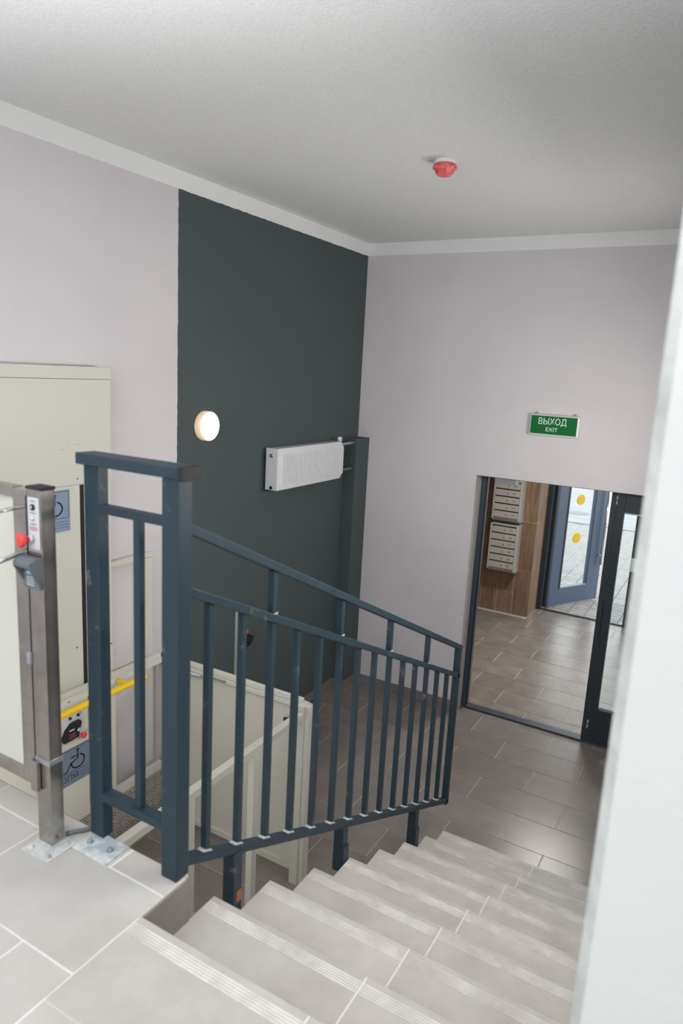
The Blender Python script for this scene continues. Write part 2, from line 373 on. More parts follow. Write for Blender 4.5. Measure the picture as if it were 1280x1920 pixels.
# cladding under the landing edge
for a_, b_ in ((0, .28), (.28, .88), (.88, 1.479), (1.479, 1.688)):
    MB().box(a_ + .001, b_ - .001, -4.0, -3.994, LAND - .14, LAND - .009).build('edge_tile', m_tile, land)
MB().box(1.6915, 1.699, -4.18, -3.996, LAND - .30, LAND - .009).build('edge_tile', m_tile, land)
MB().box(0, 1.69, -4.06, -3.998, 0, .9).build('wall_front', m_concrete, **ST('rendered wall closing the pit below the landing', 'wall'))

MB().box(-.3, XE + .3, YB - .3, .25, CEIL, CEIL + .25).build('ceiling', m_ceil, **ST('rough white plaster ceiling', 'ceiling'))
MB().box(-.3, 0, YB - .3, .25, -.2, CEIL).build('wall_left', m_wall_l, **ST('left wall, lilac grey with a dark slate accent field', 'wall'))
# far wall with the door opening 1.10 .. 2.66, head 2.06
wb = MB()
wb.box(0, 1.10, 0, .25, -.1, 2.06).box(0, XR, 0, .25, 2.06, CEIL).box(2.66, XR, 0, .25, -.1, 2.06)
wback = wb.build('wall_back', m_wall, **ST('far lilac wall with the doorway to the vestibule', 'wall'))
rv = MB(); rv.box(1.1, 1.104, .002, .13, 0, 2.06).box(1.1, 2.66, .002, .13, 2.056, 2.06)
rv.build('trim_1', m_reveal, **ST('rough grey plaster reveal of the vestibule doorway', 'trim'))
# right wall of the stair well, its corner near the camera has a small worn chamfer
c = .016
wr = MB().prism([(XR, .25, -.1), (XR, YW + c, -.1), (XR + c, YW, -.1), (XE, YW, -.1), (XE, .25, -.1)], (0, 0, CEIL + .1))
wr.mats = [m_white_wall, m_bead]
for f in wr.bm.faces:
    f.normal_update(); n_ = f.normal
    if abs(n_.x) > .5 and abs(n_.y) > .5: f.material_index = 1
wr.build('wall_right', m_white_wall, **ST('bright white wall at the right, its rough corner close to the viewer', 'wall'))
MB().box(XE, XE + .3, YB - .3, YW, .9, CEIL).build('wall_side', m_white_wall, **ST('side wall of the upper landing', 'wall'))
bw = MB(); WX0, WX1, WZ0, WZ1 = .5, 4.7, 1.9, 3.6
bw.box(0, XE, YB - .3, YB, LAND, WZ0).box(0, XE, YB - .3, YB, WZ1, CEIL).box(0, WX0, YB - .3, YB, WZ0, WZ1).box(WX1, XE, YB - .3, YB, WZ0, WZ1)
bw.build('wall_rear', m_white_wall, **ST('rear wall of the upper landing with its window', 'wall'))
wf = MB()
for x in (WX0, 1.9, 3.25, WX1 - .05): wf.box(x, x + .05, YB - .16, YB - .1, WZ0, WZ1)
wf.box(WX0, WX1, YB - .16, YB - .1, WZ0, WZ0 + .05).box(WX0, WX1, YB - .16, YB - .1, WZ1 - .05, WZ1)
win = wf.build('window_1', m_whitep, **ST('landing window behind the viewer', 'window'))
MB().box(WX0 + .05, WX1 - .05, YB - .135, YB - .13, WZ0 + .05, WZ1 - .05).build('pane', m_glass, win)

# vestibule shell
VH = 2.55
MB().box(-.3, 3.2, .25, 3.36, VH, VH + .2).build('ceiling', m_white_wall, **ST('vestibule ceiling', 'ceiling'))
vl = MB().box(-.3, .275, .25, 3.28, -.1, VH).build('wall_left', m_woodgrout, **ST('left wall of the vestibule in brown wood-look tiles', 'wall'))
MB().box(2.95, 3.2, .25, 3.36, -.1, VH).build('wall_right', m_wall, **ST('right wall of the vestibule', 'wall'))
colm = MB().box(.275, .932, 2.833, 3.36, -.1, VH).build('wall_back', m_woodgrout, **ST('brown wood-look tiled pier carrying the mailboxes', 'wall'))
# the facade above and beside the entrance
MB().box(.932, 3.2, 3.2, 3.36, 2.2, VH).box(2.95, 6, 3.28, 3.6, -.1, 6).box(-6, .955, 3.32, 3.6, -.1, 6).box(.955, 2.95, 3.3, 3.6, 2.2, 6).build('wall_front', m_wall, **ST('entrance facade wall around the outer door', 'wall'))
def wall_tiles(parent, name, axis, fixed, u0, u1, zoff, first_parity, mt, width=.2):
    """vertical 0.2 x 0.6 wall tiles in half bond; axis 'x' faces -Y, axis 'y' faces +X"""
    i = 0; u = u1
    while u > u0 + .02:
        ua = max(u - width, u0); z = -.03 + (0 if (i + first_parity) % 2 else -.30)
        while z < VH - .01:
            za, zb = max(z, 0), min(z + .6, VH)
            if zb - za > .02:
                b = MB(); jt = .0028
                if axis == 'x': b.box(ua + jt, u - jt, fixed - .006, fixed + .004, za + jt, zb - jt); org = ((ua + u) / 2, fixed, (za + zb) / 2)
                else: b.box(fixed - .004, fixed + .006, ua + jt, u - jt, za + jt, zb - jt); org = (fixed, (ua + u) / 2, (za + zb) / 2)
                b.build(name, mt, parent, origin=org)
            z += .6
        u -= width; i += 1
wall_tiles(colm, 'wall_tile', 'x', 2.836, .283, .935, 0, 1, m_wood)
wall_tiles(colm, 'wall_tile', 'y', .929, 2.84, 3.24, 0, 0, m_wood)
wall_tiles(vl, 'wall_tile', 'y', .272, .9, 2.83, 0, 1, m_wood)

# baseboards, one tile after the other
def baseboard(name, segs, axis, label):
    root = None
    root = bpy.data.objects.new(name, None); COL.objects.link(root); root['label'] = label; root['category'] = 'baseboard'; root['kind'] = 'structure'
    for s in segs: MB().box(*s).build('baseboard_tile', m_tile, root, bevel=.001)
    return root
H = .095
segs = [(0.0, .009, y0, min(y0 + .598, -.23), .0, H) for y0 in (-4.0, -3.4, -2.8, -2.2, -1.6, -1.0, -.4)]
baseboard('baseboard_left', segs, 'y', 'taupe tile baseboard along the left wall')
baseboard('baseboard_back', [(.126, .40, -.009, 0, 0, H), (.402, .998, -.009, 0, 0, H), (1.0, 1.10, -.009, 0, 0, H)], 'x', 'taupe tile baseboard along the far wall')

# pipe chase in the corner, painted like the accent field
MB().box(0, .115, -.229, 0, 0, 2.268).build('trim_2', m_dark, bevel=.004, **ST('dark painted pipe chase in the corner under the radiator pipes', 'pipe chase'))
baseboard('baseboard_chase', [(.0, .125, -.239, -.230, 0, H), (.116, .125, -.229, 0, 0, H)], 'x', 'taupe tile baseboard wrapped round the pipe chase')

# ================================================================== STAIRCASE
TP, RS, XS, YS = .303, LAND / 9, 1.693, -4.18
st = thing('staircase', (XS, YS, 0), 'grey tiled staircase with ribbed nosings leading down to the lobby', 'staircase')
core = MB()
for k in range(1, 9):
    zt = RS * (9 - k) - .010; core.box(XS + .006, XR - .001, YS + TP * (k - 1) - .25, YS + TP * k - .012, 0.0, zt)
core.build('core', m_concrete, st)
def tread(x0, x1, yn, z, depth):
    t = MB(); t.box(x0 + .0015, x1 - .0015, yn - depth, yn, z - .010, z)
    return t.build('tread_tile', m_tile_s, st, bevel=.002, origin=((x0 + x1) / 2, yn - depth / 2, z))
XJ = 2.236
for k in range(0, 9):
    z = RS * (9 - k); yn = YS + TP * k
    for x0, x1 in ((XS, XJ), (XJ, XR - .001)):
        if k == 0 and x0 > XS: x0_ = XJ
        t = tread(x0, x1, yn, z, .30)
        g = MB()
        for q in range(5):
            yy = yn - .026 - q * .0085
            g.box(x0 + .004, x1 - .004, yy - .0026, yy + .0026, z - .001, z + .0010)
        g.build('nosing_rib_strip', m_grip, t)
        # white grout line between the two tread tiles
    MB().box(XJ - .002, XJ + .002, yn - .29, yn - .002, z - .006, z - .0003).build('grout_joint', m_grout_u, st)
    for x0, x1 in ((XS, XJ), (XJ, XR - .001)):
        MB().box(x0 + .0015, x1 - .0015, yn - .012, yn - .004, z - RS + .0005, z - .0105).build('riser_tile', m_tile_s, st, origin=((x0 + x1) / 2, yn - .008, z - RS / 2))
    if k:
        MB().box(XS - .001, XS + .006, yn - TP - .002, yn - .004, max(z - RS * 2, 0), z - .0105).build('side_tile', m_tile, st)

# ================================================================== STAIR RAILING
rl = thing('stair_railing', (1.66, -4.0, LAND), 'slate blue steel railing with square balusters beside the stairs', 'railing')
rm = m_rail
MB().box(1.315, 1.371, -4.024, -3.984, LAND + .004, 2.522).build('post', rm, rl, bevel=.003)
MB().box(1.628, 1.687, -4.038, -3.985, LAND, 2.527).build('post', rm, rl, bevel=.003, label='thick newel post at the head of the stairs')
MB().box(1.308, 1.692, -4.046, -3.978, 2.524, 2.556).build('handrail', rm, rl, bevel=.003)
cp = MB().box(1.690, 1.708, -4.048, -3.976, 2.520, 2.5575).build('end_cap', m_black, rl, bevel=.002)
MB().box(1.371, 1.628, -4.022, -3.992, 2.388, 2.412).build('crossbar', rm, rl, bevel=.002)
MB().box(1.371, 1.628, -4.030, -3.988, 1.486, 1.510).build('crossbar', rm, rl, bevel=.002)
MB().box(1.502, 1.526, -4.018, -3.996, 1.510, 2.388).build('baluster', rm, rl, bevel=.002)
bp_ = MB().box(1.322, 1.466, -4.102, -4.006, LAND, LAND + .006).build('base_plate', m_rail_dusty, rl, bevel=.001)
for bx, by in ((1.352, -4.058), (1.432, -4.052)):
    MB().cyl((bx, by, LAND + .006), (bx, by, LAND + .010), .011, 12).cyl((bx, by, LAND + .010), (bx, by, LAND + .017), .0075, 6).build('bolt', m_alu, bp_)
# slanted part
y_a, y_b = -3.985, -1.675
def zr(za, zb, y): return za + (zb - za) * (y + 3.962) / (-1.669 + 3.962)
def slant(name, za, zb, h, hw, y0=y_a, y1=y_b):
    p = [(1.66 - hw, y0, zr(za, zb, y0) - h), (1.66 - hw, y1, zr(za, zb, y1) - h), (1.66 - hw, y1, zr(za, zb, y1)), (1.66 - hw, y0, zr(za, zb, y0))]
    return MB().prism(p, (2 * hw, 0, 0)).build(name, rm, rl, bevel=.002)
TZ = (2.390, 1.297); MZ = (2.214, 1.123); BZ = (1.384, .309)
slant('handrail', *TZ, .030, .020)
slant('middle_rail', *MZ, .030, .018)
slant('bottom_rail', *BZ, .030, .018)
MB().box(1.642, 1.678, -1.705, -1.672, .283, 1.292).build('end_post', rm, rl, bevel=.002)
for i in range(14):
    yb = -3.881 + .1565 * i
    MB().box(1.649, 1.671, yb - .011, yb + .011, zr(*BZ, yb) - .006, zr(*MZ, yb) - .026).build('baluster', rm, rl, bevel=.0015)
    zb = zr(*BZ, yb)
    wv = [(1.646, yb - .024, zb + .0125), (1.646, yb + .020, zb - .0075), (1.646, yb + .011, zb + .004), (1.646, yb - .012, zb + .014)]
    MB().prism(wv, (.028, 0, 0)).build('weld_bead', m_weld, rl)
for yb in (-3.568, -3.105, -2.641, -2.174):
    MB().box(1.648, 1.672, yb - .012, yb + .012, zr(*MZ, yb) - .006, zr(*TZ, yb) - .026).build('upright', rm, rl, bevel=.0015)
    MB().box(1.646, 1.674, yb - .016, yb + .014, zr(*MZ, yb) - .002, zr(*MZ, yb) + .004).build('weld_bead', m_weld, rl)
for yb, zt in ((-3.745, .92), (-3.0, .70), (-2.178, .295)):
    lg = MB().box(1.638, 1.684, yb - .022, yb + .022, zt, zr(*BZ, yb) - .024).build('leg', rm, rl, bevel=.002)
    MB().box(1.6845, 1.6912, yb - .022, yb + .022, zt + .0, zt + .12).build('fixing_lug', rm, lg)
    if yb < -3.7: MB().box(1.6835, 1.6845, yb - .004, yb + .020, 1.075, 1.115).build('rust_patch', m_rust, lg)

# conduit on the landing between the two posts
MB().tube([(1.262, -4.075, LAND + .009), (1.275, -4.056, LAND + .010), (1.292, -4.036, LAND + .010), (1.306, -4.014, LAND + .010), (1.300, -3.985, LAND + .008), (1.298, -3.965, LAND - .03)], .007, 10).build('conduit', m_greyp, **T('short grey conduit on the landing between steel gate post and railing', 'conduit'))

# ================================================================== UPPER LIFT GATE (stainless)
gt = thing('lift_gate', (1.24, -4.11, LAND), 'stainless steel lift gate with call panel at the left landing edge', 'gate')
po = MB().box(1.212, 1.273, -4.134, -4.088, LAND + .004, 2.452).build('post', m_stain, gt, bevel=.002)
MB().box(1.210, 1.275, -4.136, -4.086, 2.452, 2.460).build('post_cap', m_black, po, bevel=.001)
MB().box(1.205, 1.320, -4.188, -4.080, LAND, LAND + .005).build('base_plate', m_stain_d, gt, bevel=.001)
for bx, by in ((1.225, -4.170), (1.302, -4.172), (1.300, -4.10)):
    MB().cyl((bx, by, LAND + .005), (bx, by, LAND + .009), .010, 12).cyl((bx, by, LAND + .009), (bx, by, LAND + .015), .007, 6).build('bolt', m_stain_d, gt)
MB().box(1.211, 1.275, -4.136, -4.086, 1.62, 1.635).build('joint_band', m_alu, po)
leaf = MB()
leaf.box(1.145, 1.205, -4.130, -4.094, 1.528, 2.444)
leaf.box(.30, 1.145, -4.130, -4.094, 2.418, 2.448).box(.30, 1.145, -4.130, -4.094, 1.530, 1.570).box(.25, .31, -4.130, -4.094, 1.528, 2.448)
leaf.box(1.205, 1.2335, -4.150, -4.136, 1.527, 1.627)
lf = leaf.build('gate_leaf', m_stain, gt, bevel=.002)
MB().box(.31, 1.145, -4.118, -4.106, 1.57, 2.418).build('infill_panel', m_cream, lf)
MB().box(1.2053, 1.2112, -4.1332, -4.1, 1.63, 2.43).build('dark_gap_strip', m_slot, lf)  # black strips stand in for the shaded gap between leaf and post
MB().box(1.2052, 1.236, -4.1355, -4.134, 1.60, 1.632).build('dark_gap_strip', m_slot, lf)
MB().box(1.196, 1.211, -4.141, -4.130, 1.93, 1.965).build('latch', m_alu, lf, bevel=.001)
# pull handle on the leaf, standing towards the stairs head
hd = MB().tube([(1.195, -4.130, 2.398), (1.186, -4.200, 2.392), (1.180, -4.236, 2.385)], .0055, 10).build('handle_arm', m_chrome, gt)
MB().tube([(1.195, -4.130, 2.268), (1.186, -4.200, 2.252), (1.180, -4.236, 2.245)], .0075, 10).build('handle_arm', m_chrome, gt)
MB().box(1.170, 1.186, -4.245, -4.228, 2.19, 2.40).build('handle_grip', m_black, hd, bevel=.003)
MB().lathe((1.176, -4.226, 2.335), (.9, .43, 0), [(.001, 0), (.016, .001), (.018, .01), (.008, .014), (.008, .02)], 16).build('emergency_knob', m_red, hd)
# control plate with buttons
pl = MB().box(1.220, 1.267, -4.137, -4.134, 2.283, 2.430).build('control_plate', m_lightgrey, gt, bevel=.001)
MB().lathe((1.243, -4.137, 2.403), (0, -1, 0), [(.009, 0), (.009, .004), (.007, .006)], 16).build('key_switch', m_black, pl)
MB().lathe((1.243, -4.143, 2.403), (0, -1, 0), [(.005, 0), (.004, .002)], 12).build('key_switch', m_chrome, pl)
MB().lathe((1.243, -4.137, 2.371), (0, -1, 0), [(.006, 0), (.006, .005), (.004, .007)], 16).build('push_button', m_chrome, pl)
for z, w_ in ((2.420, .022), (2.386, .026), (2.354, .024)): MB().box(1.243 - w_ / 2, 1.243 + w_ / 2, -4.1375, -4.137, z - .001, z + .001).build('print_line', m_text, pl)
for z in (2.345, 2.339): MB().box(1.228, 1.260, -4.1375, -4.137, z - .0015, z + .0015).build('print_line', m_textred, pl)
MB().lathe((1.236, -4.137, 2.312), (-.25, -.97, 0), [(.011, 0), (.011, .010)], 18).build('button_collar', m_lightgrey, pl)
MB().lathe((1.233, -4.147, 2.312), (-.25, -.97, 0), [(.009, 0), (.009, .010), (.018, .013), (.021, .018), (.021, .024), (.018, .028), (.006, .030)], 24).build('stop_button', m_red, pl)
# hooded grey radio receiver / intercom below it
ic = bpy.data.objects.new('intercom', None); COL.objects.link(ic); ic.parent = gt; ic.location = (0, 0, 0)
ib = MB()
prof = [(-4.134, 2.166), (-4.134, 2.262), (-4.158, 2.262), (-4.176, 2.252), (-4.178, 2.238), (-4.150, 2.228), (-4.148, 2.168)]
ib.prism([(1.206, y, z) for y, z in prof], (.066, 0, 0))
ib = ib.build('intercom_body', m_greyp, gt, bevel=.004)
for xx in (1.204, 1.268):
    MB().prism([(xx, -4.134, 2.20), (xx, -4.134, 2.262), (xx, -4.158, 2.263), (xx, -4.178, 2.252), (xx, -4.178, 2.238), (xx, -4.150, 2.19)], (.006, 0, 0)).build('hood_side', m_greyp, ib)
MB().box(1.222, 1.246, -4.1500, -4.148, 2.212, 2.220).build('display', mat('pale_blue_display', (.35, .5, .75), .4), ib)
for i in range(4): MB().box(1.222, 1.254, -4.1500, -4.148, 2.180 + i * .0075, 2.1825 + i * .0075).build('speaker_slot', m_lightgrey, ib)
bpy.data.objects.remove(ic)

# ================================================================== LIFT TOWER
tw = thing('lift_tower', (.05, -3.4, 0), 'tall cream lift mast cabinet against the left wall', 'lift cabinet')
MB().box(.012, .094, -3.95, -2.85, 0, 2.70).build('body', m_cream, tw)
MB().box(.010, .100, -3.955, -2.835, 2.20, 2.712).build('upper_cover', m_cream, tw, bevel=.0015)
MB().box(.008, .1015, -3.957, -2.832, 2.7135, 2.772).build('top_cap', m_cream, tw, bevel=.002)
MB().box(.010, .098, -3.955, -3.036, .0, 2.197).build('front_cover', m_cream, tw, bevel=.0015)
MB().box(.010, .098, -3.010, -2.842, .0, 2.190).build('front_cover', m_cream, tw, bevel=.0015)
MB().box(.094, .0955, -3.036, -3.010, .0, 2.195).build('guide_slot', m_slot, tw)
for yy, zz in ((-3.05, 2.228), (-3.075, 1.35), (-2.85, 1.30), (-2.87, 1.5)): MB().cyl((.098, yy, zz), (.1022, yy, zz), .0035, 8).build('rivet', m_slot, tw)
for (ya, za, yb_, zb_) in ((-3.07, 2.40, -3.03, 2.392), (-3.06, 2.36, -3.0, 2.35), (-3.10, 2.41, -3.085, 2.37), (-3.15, 2.38, -3.12, 2.372)):
    MB().prism([(.1001, ya, za), (.1001, yb_, zb_), (.1001, yb_, zb_ + .0022), (.1001, ya, za + .0022)], (.0003, 0, 0)).build('scratch', mat('scratch', (.35, .28, .22), .8) if 'scratch' not in MATS else MATS['scratch'], tw)

def pictogram_sign(name, x, y0, z0, w_, h_, mt, parent, caption):
    """wheelchair plate on a +X face: y0..y0+w_, z0..z0+h_"""
    root = MB().box(x, x + .002, y0, y0 + w_, z0, z0 + h_).build(name, mt, parent, bevel=.0008)
    X = x + .0021
    P = lambda u, v: (X, y0 + u * w_, z0 + v * h_)
    def strokes(paths, r, nm):
        b = MB()
        for pa in paths:
            for (u0, v0), (u1, v1) in zip(pa, pa[1:]):
                A = Vector(P(u0, v0)); B_ = Vector(P(u1, v1)); t = (B_ - A).normalized(); n = Vector((0, -t.z, t.y)) * r; A2 = A - t * r * .6; B2 = B_ + t * r * .6
                b.prism([A2 + n, B2 + n, B2 - n, A2 - n], (.0008, 0, 0))
        return b.build(nm, m_text, root)
    strokes([[(.04, .36), (.04, .95), (.07, .97), (.93, .97), (.96, .95), (.96, .36), (.93, .33), (.07, .33), (.04, .36)]], .0011, 'border_line')
    arc = [(.58 + .20 * math.cos(R(a)), .565 + .17 * math.sin(R(a))) for a in range(70, -205, -12)]
    strokes([arc, [(.58, .84), (.58, .66), (.36, .58), (.24, .40), (.14, .39)], [(.58, .735), (.38, .735)]], .0038, 'wheelchair_pictogram')
    MB().cyl(P(.58, .88), Vector(P(.58, .88)) + Vector((.0008, 0, 0)), .0085, 16).build('pictogram_head', m_text, root)
    if caption: text_obj('caption', caption, .042, m_text, root, facing_x(X, y0 + .36 * w_, z0 + .19 * h_))
    strokes([[(.62, .24), (.95, .24)], [(.62, .17), (.95, .17)], [(.35 if not caption else .62, .10), (.95, .10)]], .0008, 'small_print')
    return root
pictogram_sign('accessibility_sign', .100, -3.305, 1.977, .205, .205, m_blue, tw, None)

# ================================================================== WALL LOOP FRAME
wl = thing('wall_guard_frame', (.05, -2.6, 0), 'thin cream tubular guard frame on the wall right of the lift cabinet', 'frame')
MB().box(.035, .065, -2.842, -2.507, 1.712, 1.742).build('top_bar', m_cream, wl, bevel=.002)
MB().box(.0, .0655, -2.842, -2.815, 1.66, 1.76).build('bracket', m_cream, wl, bevel=.001)
MB().box(.025, .065, -2.572, -2.507, 0, 1.71).build('upright', m_cream, wl, bevel=.002)

# ================================================================== LIFT CARRIAGE (side frame, folded deck)
cg = thing('lift_carriage', (.13, -3.2, 0), 'cream wheelchair lift carriage with yellow handrail and checker plate', 'lift')
MB().box(.108, .137, -3.94, -3.045, .39, 1.085).build('side_panel', m_cream, cg, bevel=.002)
MB().box(.108, .148, -3.94, -2.515, 1.085, 1.118).build('top_rail', m_cream, cg, bevel=.002)
MB().box(.112, .138, -3.94, -2.515, 1.118, 1.142).build('top_rib', m_cream, cg, bevel=.002)
MB().box(.105, .140, -2.90, -2.862, .40, 1.085).build('upright', m_cream, cg, bevel=.002)
MB().box(.108, .137, -3.04, -2.50, .388, .438).build('lower_rail', m_cream, cg, bevel=.002)
sk = MB().box(.126, .134, -3.98, -2.488, .0, .386).build('checker_plate', m_tread, cg)
MB().box(.125, .137, -2.488, -2.480, .0, .386).build('edge_strip', m_black, cg)
# yellow handrail
MB().tube([(.235, -3.80, 1.100), (.235, -3.3, 1.100), (.235, -2.82, 1.100), (.235, -2.752, 1.100)], .018, 14).build('handrail', m_yellow, cg)
for yy in (-2.86, -3.7): MB().tube([(.140, yy, 1.10), (.235, yy + .01, 1.100)], .012, 10).build('handrail_bracket', m_yellow, cg)
MB().lathe((.235, -2.752, 1.100), (0, 1, 0), [(.018, 0), (.0195, .002), (.0195, .012), (.012, .017)], 14).build('handrail_end', m_yellow, cg)
for yy in (-3.174, -3.4): MB().cyl((.147, yy, 1.10), (.1495, yy, 1.10), .004, 8).build('rivet', m_slot, cg)
# control panel
cpn = MB().box(.137, .140, -3.30, -3.086, .862, 1.04).build('control_panel', m_lightgrey, cg)
MB().prism([(.140, -3.112, .980), (.140, -3.106, .972), (.140, -3.124, .892), (.140, -3.215, .888), (.140, -3.225, .905), (.140, -3.20, .95), (.140, -3.165, .978)], (.022, 0, 0)).build('joystick_housing', m_black, cpn, bevel=.003)
MB().cyl((.162, -3.135, .935), (.175, -3.132, .940), .010, 12).build('joystick', m_chrome, cpn)
for z in (.905, .915, .925): MB().box(.162, .1626, -3.19, -3.145, z, z + .0025).build('print_line', m_textred, cpn)
MB().box(.162, .1626, -3.185, -3.155, .944, .951).build('print_line', m_lightgrey, cpn)
for z in (.868, .874, .880): MB().box(.140, .1405, -3.20, -3.10, z, z + .002).build('print_line', m_textred, cpn)
for z in (.925, .935, .945, 1.0, 1.01): MB().box(.140, .1405, -3.105, -3.088, z, z + .003).build('print_line', m_textred if z < .96 else m_text, cpn)
for yy in (-3.165, -3.115): MB().cyl((.140, yy, 1.005), (.150, yy, 1.005), .007, 12).build('indicator', m_slot, cpn)
MB().lathe((.140, -3.093, .886), (1, 0, 0), [(.008, 0), (.008, .012), (.016, .016), (.0165, .024), (.012, .028)], 20).build('stop_button', m_red, cpn)
pictogram_sign('accessibility_sign', .137, -3.238, .628, .205, .205, m_blue_d, cg, 'ЗПМ')

# ================================================================== LOWER GATE AND SIDE FENCE
lg = thing('lower_lift_gate', (.6, -2.44, 0), 'cream panelled gate closing the lift pit at lobby level', 'gate')
MB().box(.058, .110, -2.452, -2.415, 0, 1.06).build('post', m_cream, lg, bevel=.002)
MB().box(.052, .112, -2.456, -2.412, 1.06, 1.085).build('post', m_cream, lg)
MB().box(.054, .118, -2.458, -2.410, 1.0855, 1.092).build('post_cap', m_black, lg)
MB().box(.015, .100, -2.462, -2.456, 1.035, 1.075).build('hinge_bracket', m_alu, lg, bevel=.001)
pn = MB().box(.113, 1.07, -2.434, -2.420, .056, 1.04).build('panel', m_cream, lg)
fr = MB().box(.113, .15, -2.448, -2.434, .056, 1.04).box(1.02, 1.08, -2.448, -2.434, .056, 1.04).box(.15, 1.02, -2.448, -2.434, .056, .092)
fr.build('panel_frame', m_cream, pn, bevel=.001)
MB().box(.100, 1.085, -2.456, -2.414, 1.045, 1.070).build('top_rail', m_cream, lg, bevel=.003)
MB().box(.100, 1.085, -2.446, -2.420, 1.070, 1.100).build('top_rib', m_cream, lg, bevel=.005)
MB().tube([(.10, -2.462, 1.042), (.40, -2.462, 1.046)], .010, 10).build('closer_tube', m_alu, lg)
MB().box(.485, .580, -2.464, -2.455, 1.053, 1.068).build('handle', m_chrome, lg, bevel=.002)
MB().box(1.065, 1.118, -2.476, -2.405, 0, 1.075).build('post', m_cream, lg, bevel=.002)
MB().box(1.118, 1.146, -2.466, -2.41, 0, 1.075).build('post_flange', m_cream, lg, bevel=.002)
MB().box(1.118, 1.150, -2.420, -2.375, 1.082, 1.090).build('post_cap', m_black, lg)
MB().box(.985, 1.015, -2.47, -2.455, .955, .972).build('latch', m_black, lg, bevel=.001)
fc = thing('pit_fence', (1.11, -3.2, 0), 'cream tubular fence rail on posts along the open side of the lift pit', 'fence')
MB().box(1.078, 1.118, -3.97, -2.478, 1.004, 1.040).build('rail', m_cream, fc, bevel=.002)
for yy in (-3.80, -3.335, -2.88): MB().box(1.082, 1.118, yy - .02, yy + .02, 0, 1.003).build('post', m_cream, fc, bevel=.002)

# call column at the left wall of the lobby
cc = thing('call_column', (.03, -1.62, 0), 'slim cream call column with red button on the dark wall', 'call point')
MB().box(0.0, .022, -1.655, -1.560, 0, 1.130).build('column', m_cream, cc, bevel=.002)
MB().box(0, .023, -1.656, -1.559, 1.1305, 1.136).build('cap', m_black, cc)
MB().lathe((.022, -1.585, .965), (1, 0, 0), [(.010, 0), (.010, .020), (.017, .024), (.017, .034), (.011, .038)], 18).build('stop_button', m_red, cc)
MB().prism([(.022, -1.605, .930), (.080, -1.605, .925), (.082, -1.605, .905), (.050, -1.605, .85), (.022, -1.605, .82)], (0, .070, 0)).build('reader_hood', m_black, cc, bevel=.003)

# ================================================================== WALL FITTINGS
# round lamp
lp = thing('wall_lamp', (0, -2.0, 2.44), 'round glowing wall lamp on the dark accent wall', 'lamp')
MB().lathe((0, -2.008, 2.440), (1, 0, 0), [(.088, 0), (.092, .004), (.092, .044), (.088, .049)], 40).build('rim', m_lamp_side, lp)
MB().lathe((.049, -2.008, 2.440), (1, 0, 0), [(.087, 0), (.084, .003), (.06, .005), (.001, .006)], 40).build('diffuser', m_lamp, lp)

for nm, c_, ax, lab in (('wall_lamp', (XR, -1.1, 2.45), (-1, 0, 0), 'unseen round fill lamp added on the right wall by the lobby floor'), ('vestibule_fill_fitting', (1.7, 1.5, VH), (0, 0, -1), 'unseen round fill lamp added on the vestibule ceiling')):  # both fittings are added out of view to carry fill lights
    lq = thing(nm, c_, lab, 'lamp')
    MB().lathe(c_, ax, [(.17, 0), (.175, .004), (.175, .05), (.17, .054)], 32).build('rim', m_whitep, lq)
    MB().lathe(Vector(c_) + Vector(ax) * .054, ax, [(.165, 0), (.15, .004), (.001, .006)], 32).build('diffuser', m_lamp, lq)

ll = thing('linear_fill_fitting', (XR, -2.7, 2.55), 'unseen linear fill lamp added on the right wall above the stairs', 'lamp')  # invented fitting for the stairwell fill, hidden behind the near wall
MB().box(XR - .06, XR - .001, -3.46, -1.94, 2.50, 2.62).build('housing', m_whitep, ll, bevel=.004)
MB().box(XR - .066, XR - .06, -3.45, -1.95, 2.51, 2.61).build('diffuser', m_lamp_soft, ll)

pl_ = thing('pit_fill_fitting', (.75, -3.998, .78), 'unseen slim fill lamp added on the pit wall under the landing edge', 'lamp')  # invented fitting for the pit fill, hidden below the landing
MB().box(.27, 1.23, -3.997, -3.965, .74, .82).build('housing', m_whitep, pl_, bevel=.003)
MB().box(.29, 1.21, -3.965, -3.960, .745, .815).build('diffuser', m_lamp_soft, pl_)

# radiator
ra = thing('radiator', (.08, -.93, 1.96), 'white flat panel radiator high on the dark wall', 'radiator')
YL, YR, ZB, ZT, XF = -1.385, -.462, 1.967, 2.264, .128
ch = .045
fp = [(XF, YL, ZB), (XF, YR - ch, ZB), (XF, YR, ZB + ch), (XF, YR, ZT - ch), (XF, YR - ch, ZT), (XF, YL, ZT)]
MB().prism([(p[0] - .008, p[1], p[2]) for p in fp], (.008, 0, 0)).build('front_panel', m_rad, ra, bevel=.002)
fl_ = MB(); n = 27; pw = (YR - .015 - (YL + .035)) / n
for i in range(n):
    y0 = YL + .035 + i * pw; z0, z1 = ZB + .04, ZT - .042
    prof = [(XF, y0 + pw * .12), (XF + .016, y0 + pw * .32), (XF + .016, y0 + pw * .60), (XF, y0 + pw * .85)]
    fl_.prism([(x, yy, z0) for x, yy in prof], (0, 0, z1 - z0))
fl_.build('flute_pressing', m_rad, ra)
MB().box(.028, XF - .008, YL, YL + .010, ZB, ZT).build('side_cover', m_rad, ra, bevel=.002)
tg = MB().box(.03, XF - .008, YL + .010, YR - .03, ZT - .012, ZT - .004)
tg.build('top_grille', m_rad, ra)
MB().box(.03, .10, YL + .02, YR - .045, ZB + .01, ZT - .015).build('back_panel', m_rad, ra)
MB().box(.0, .03, YL + .15, YL + .19, ZB + .04, ZT - .04).box(.0, .03, YR - .25, YR - .21, ZB + .04, ZT - .04).build('wall_bracket', m_rad, ra)
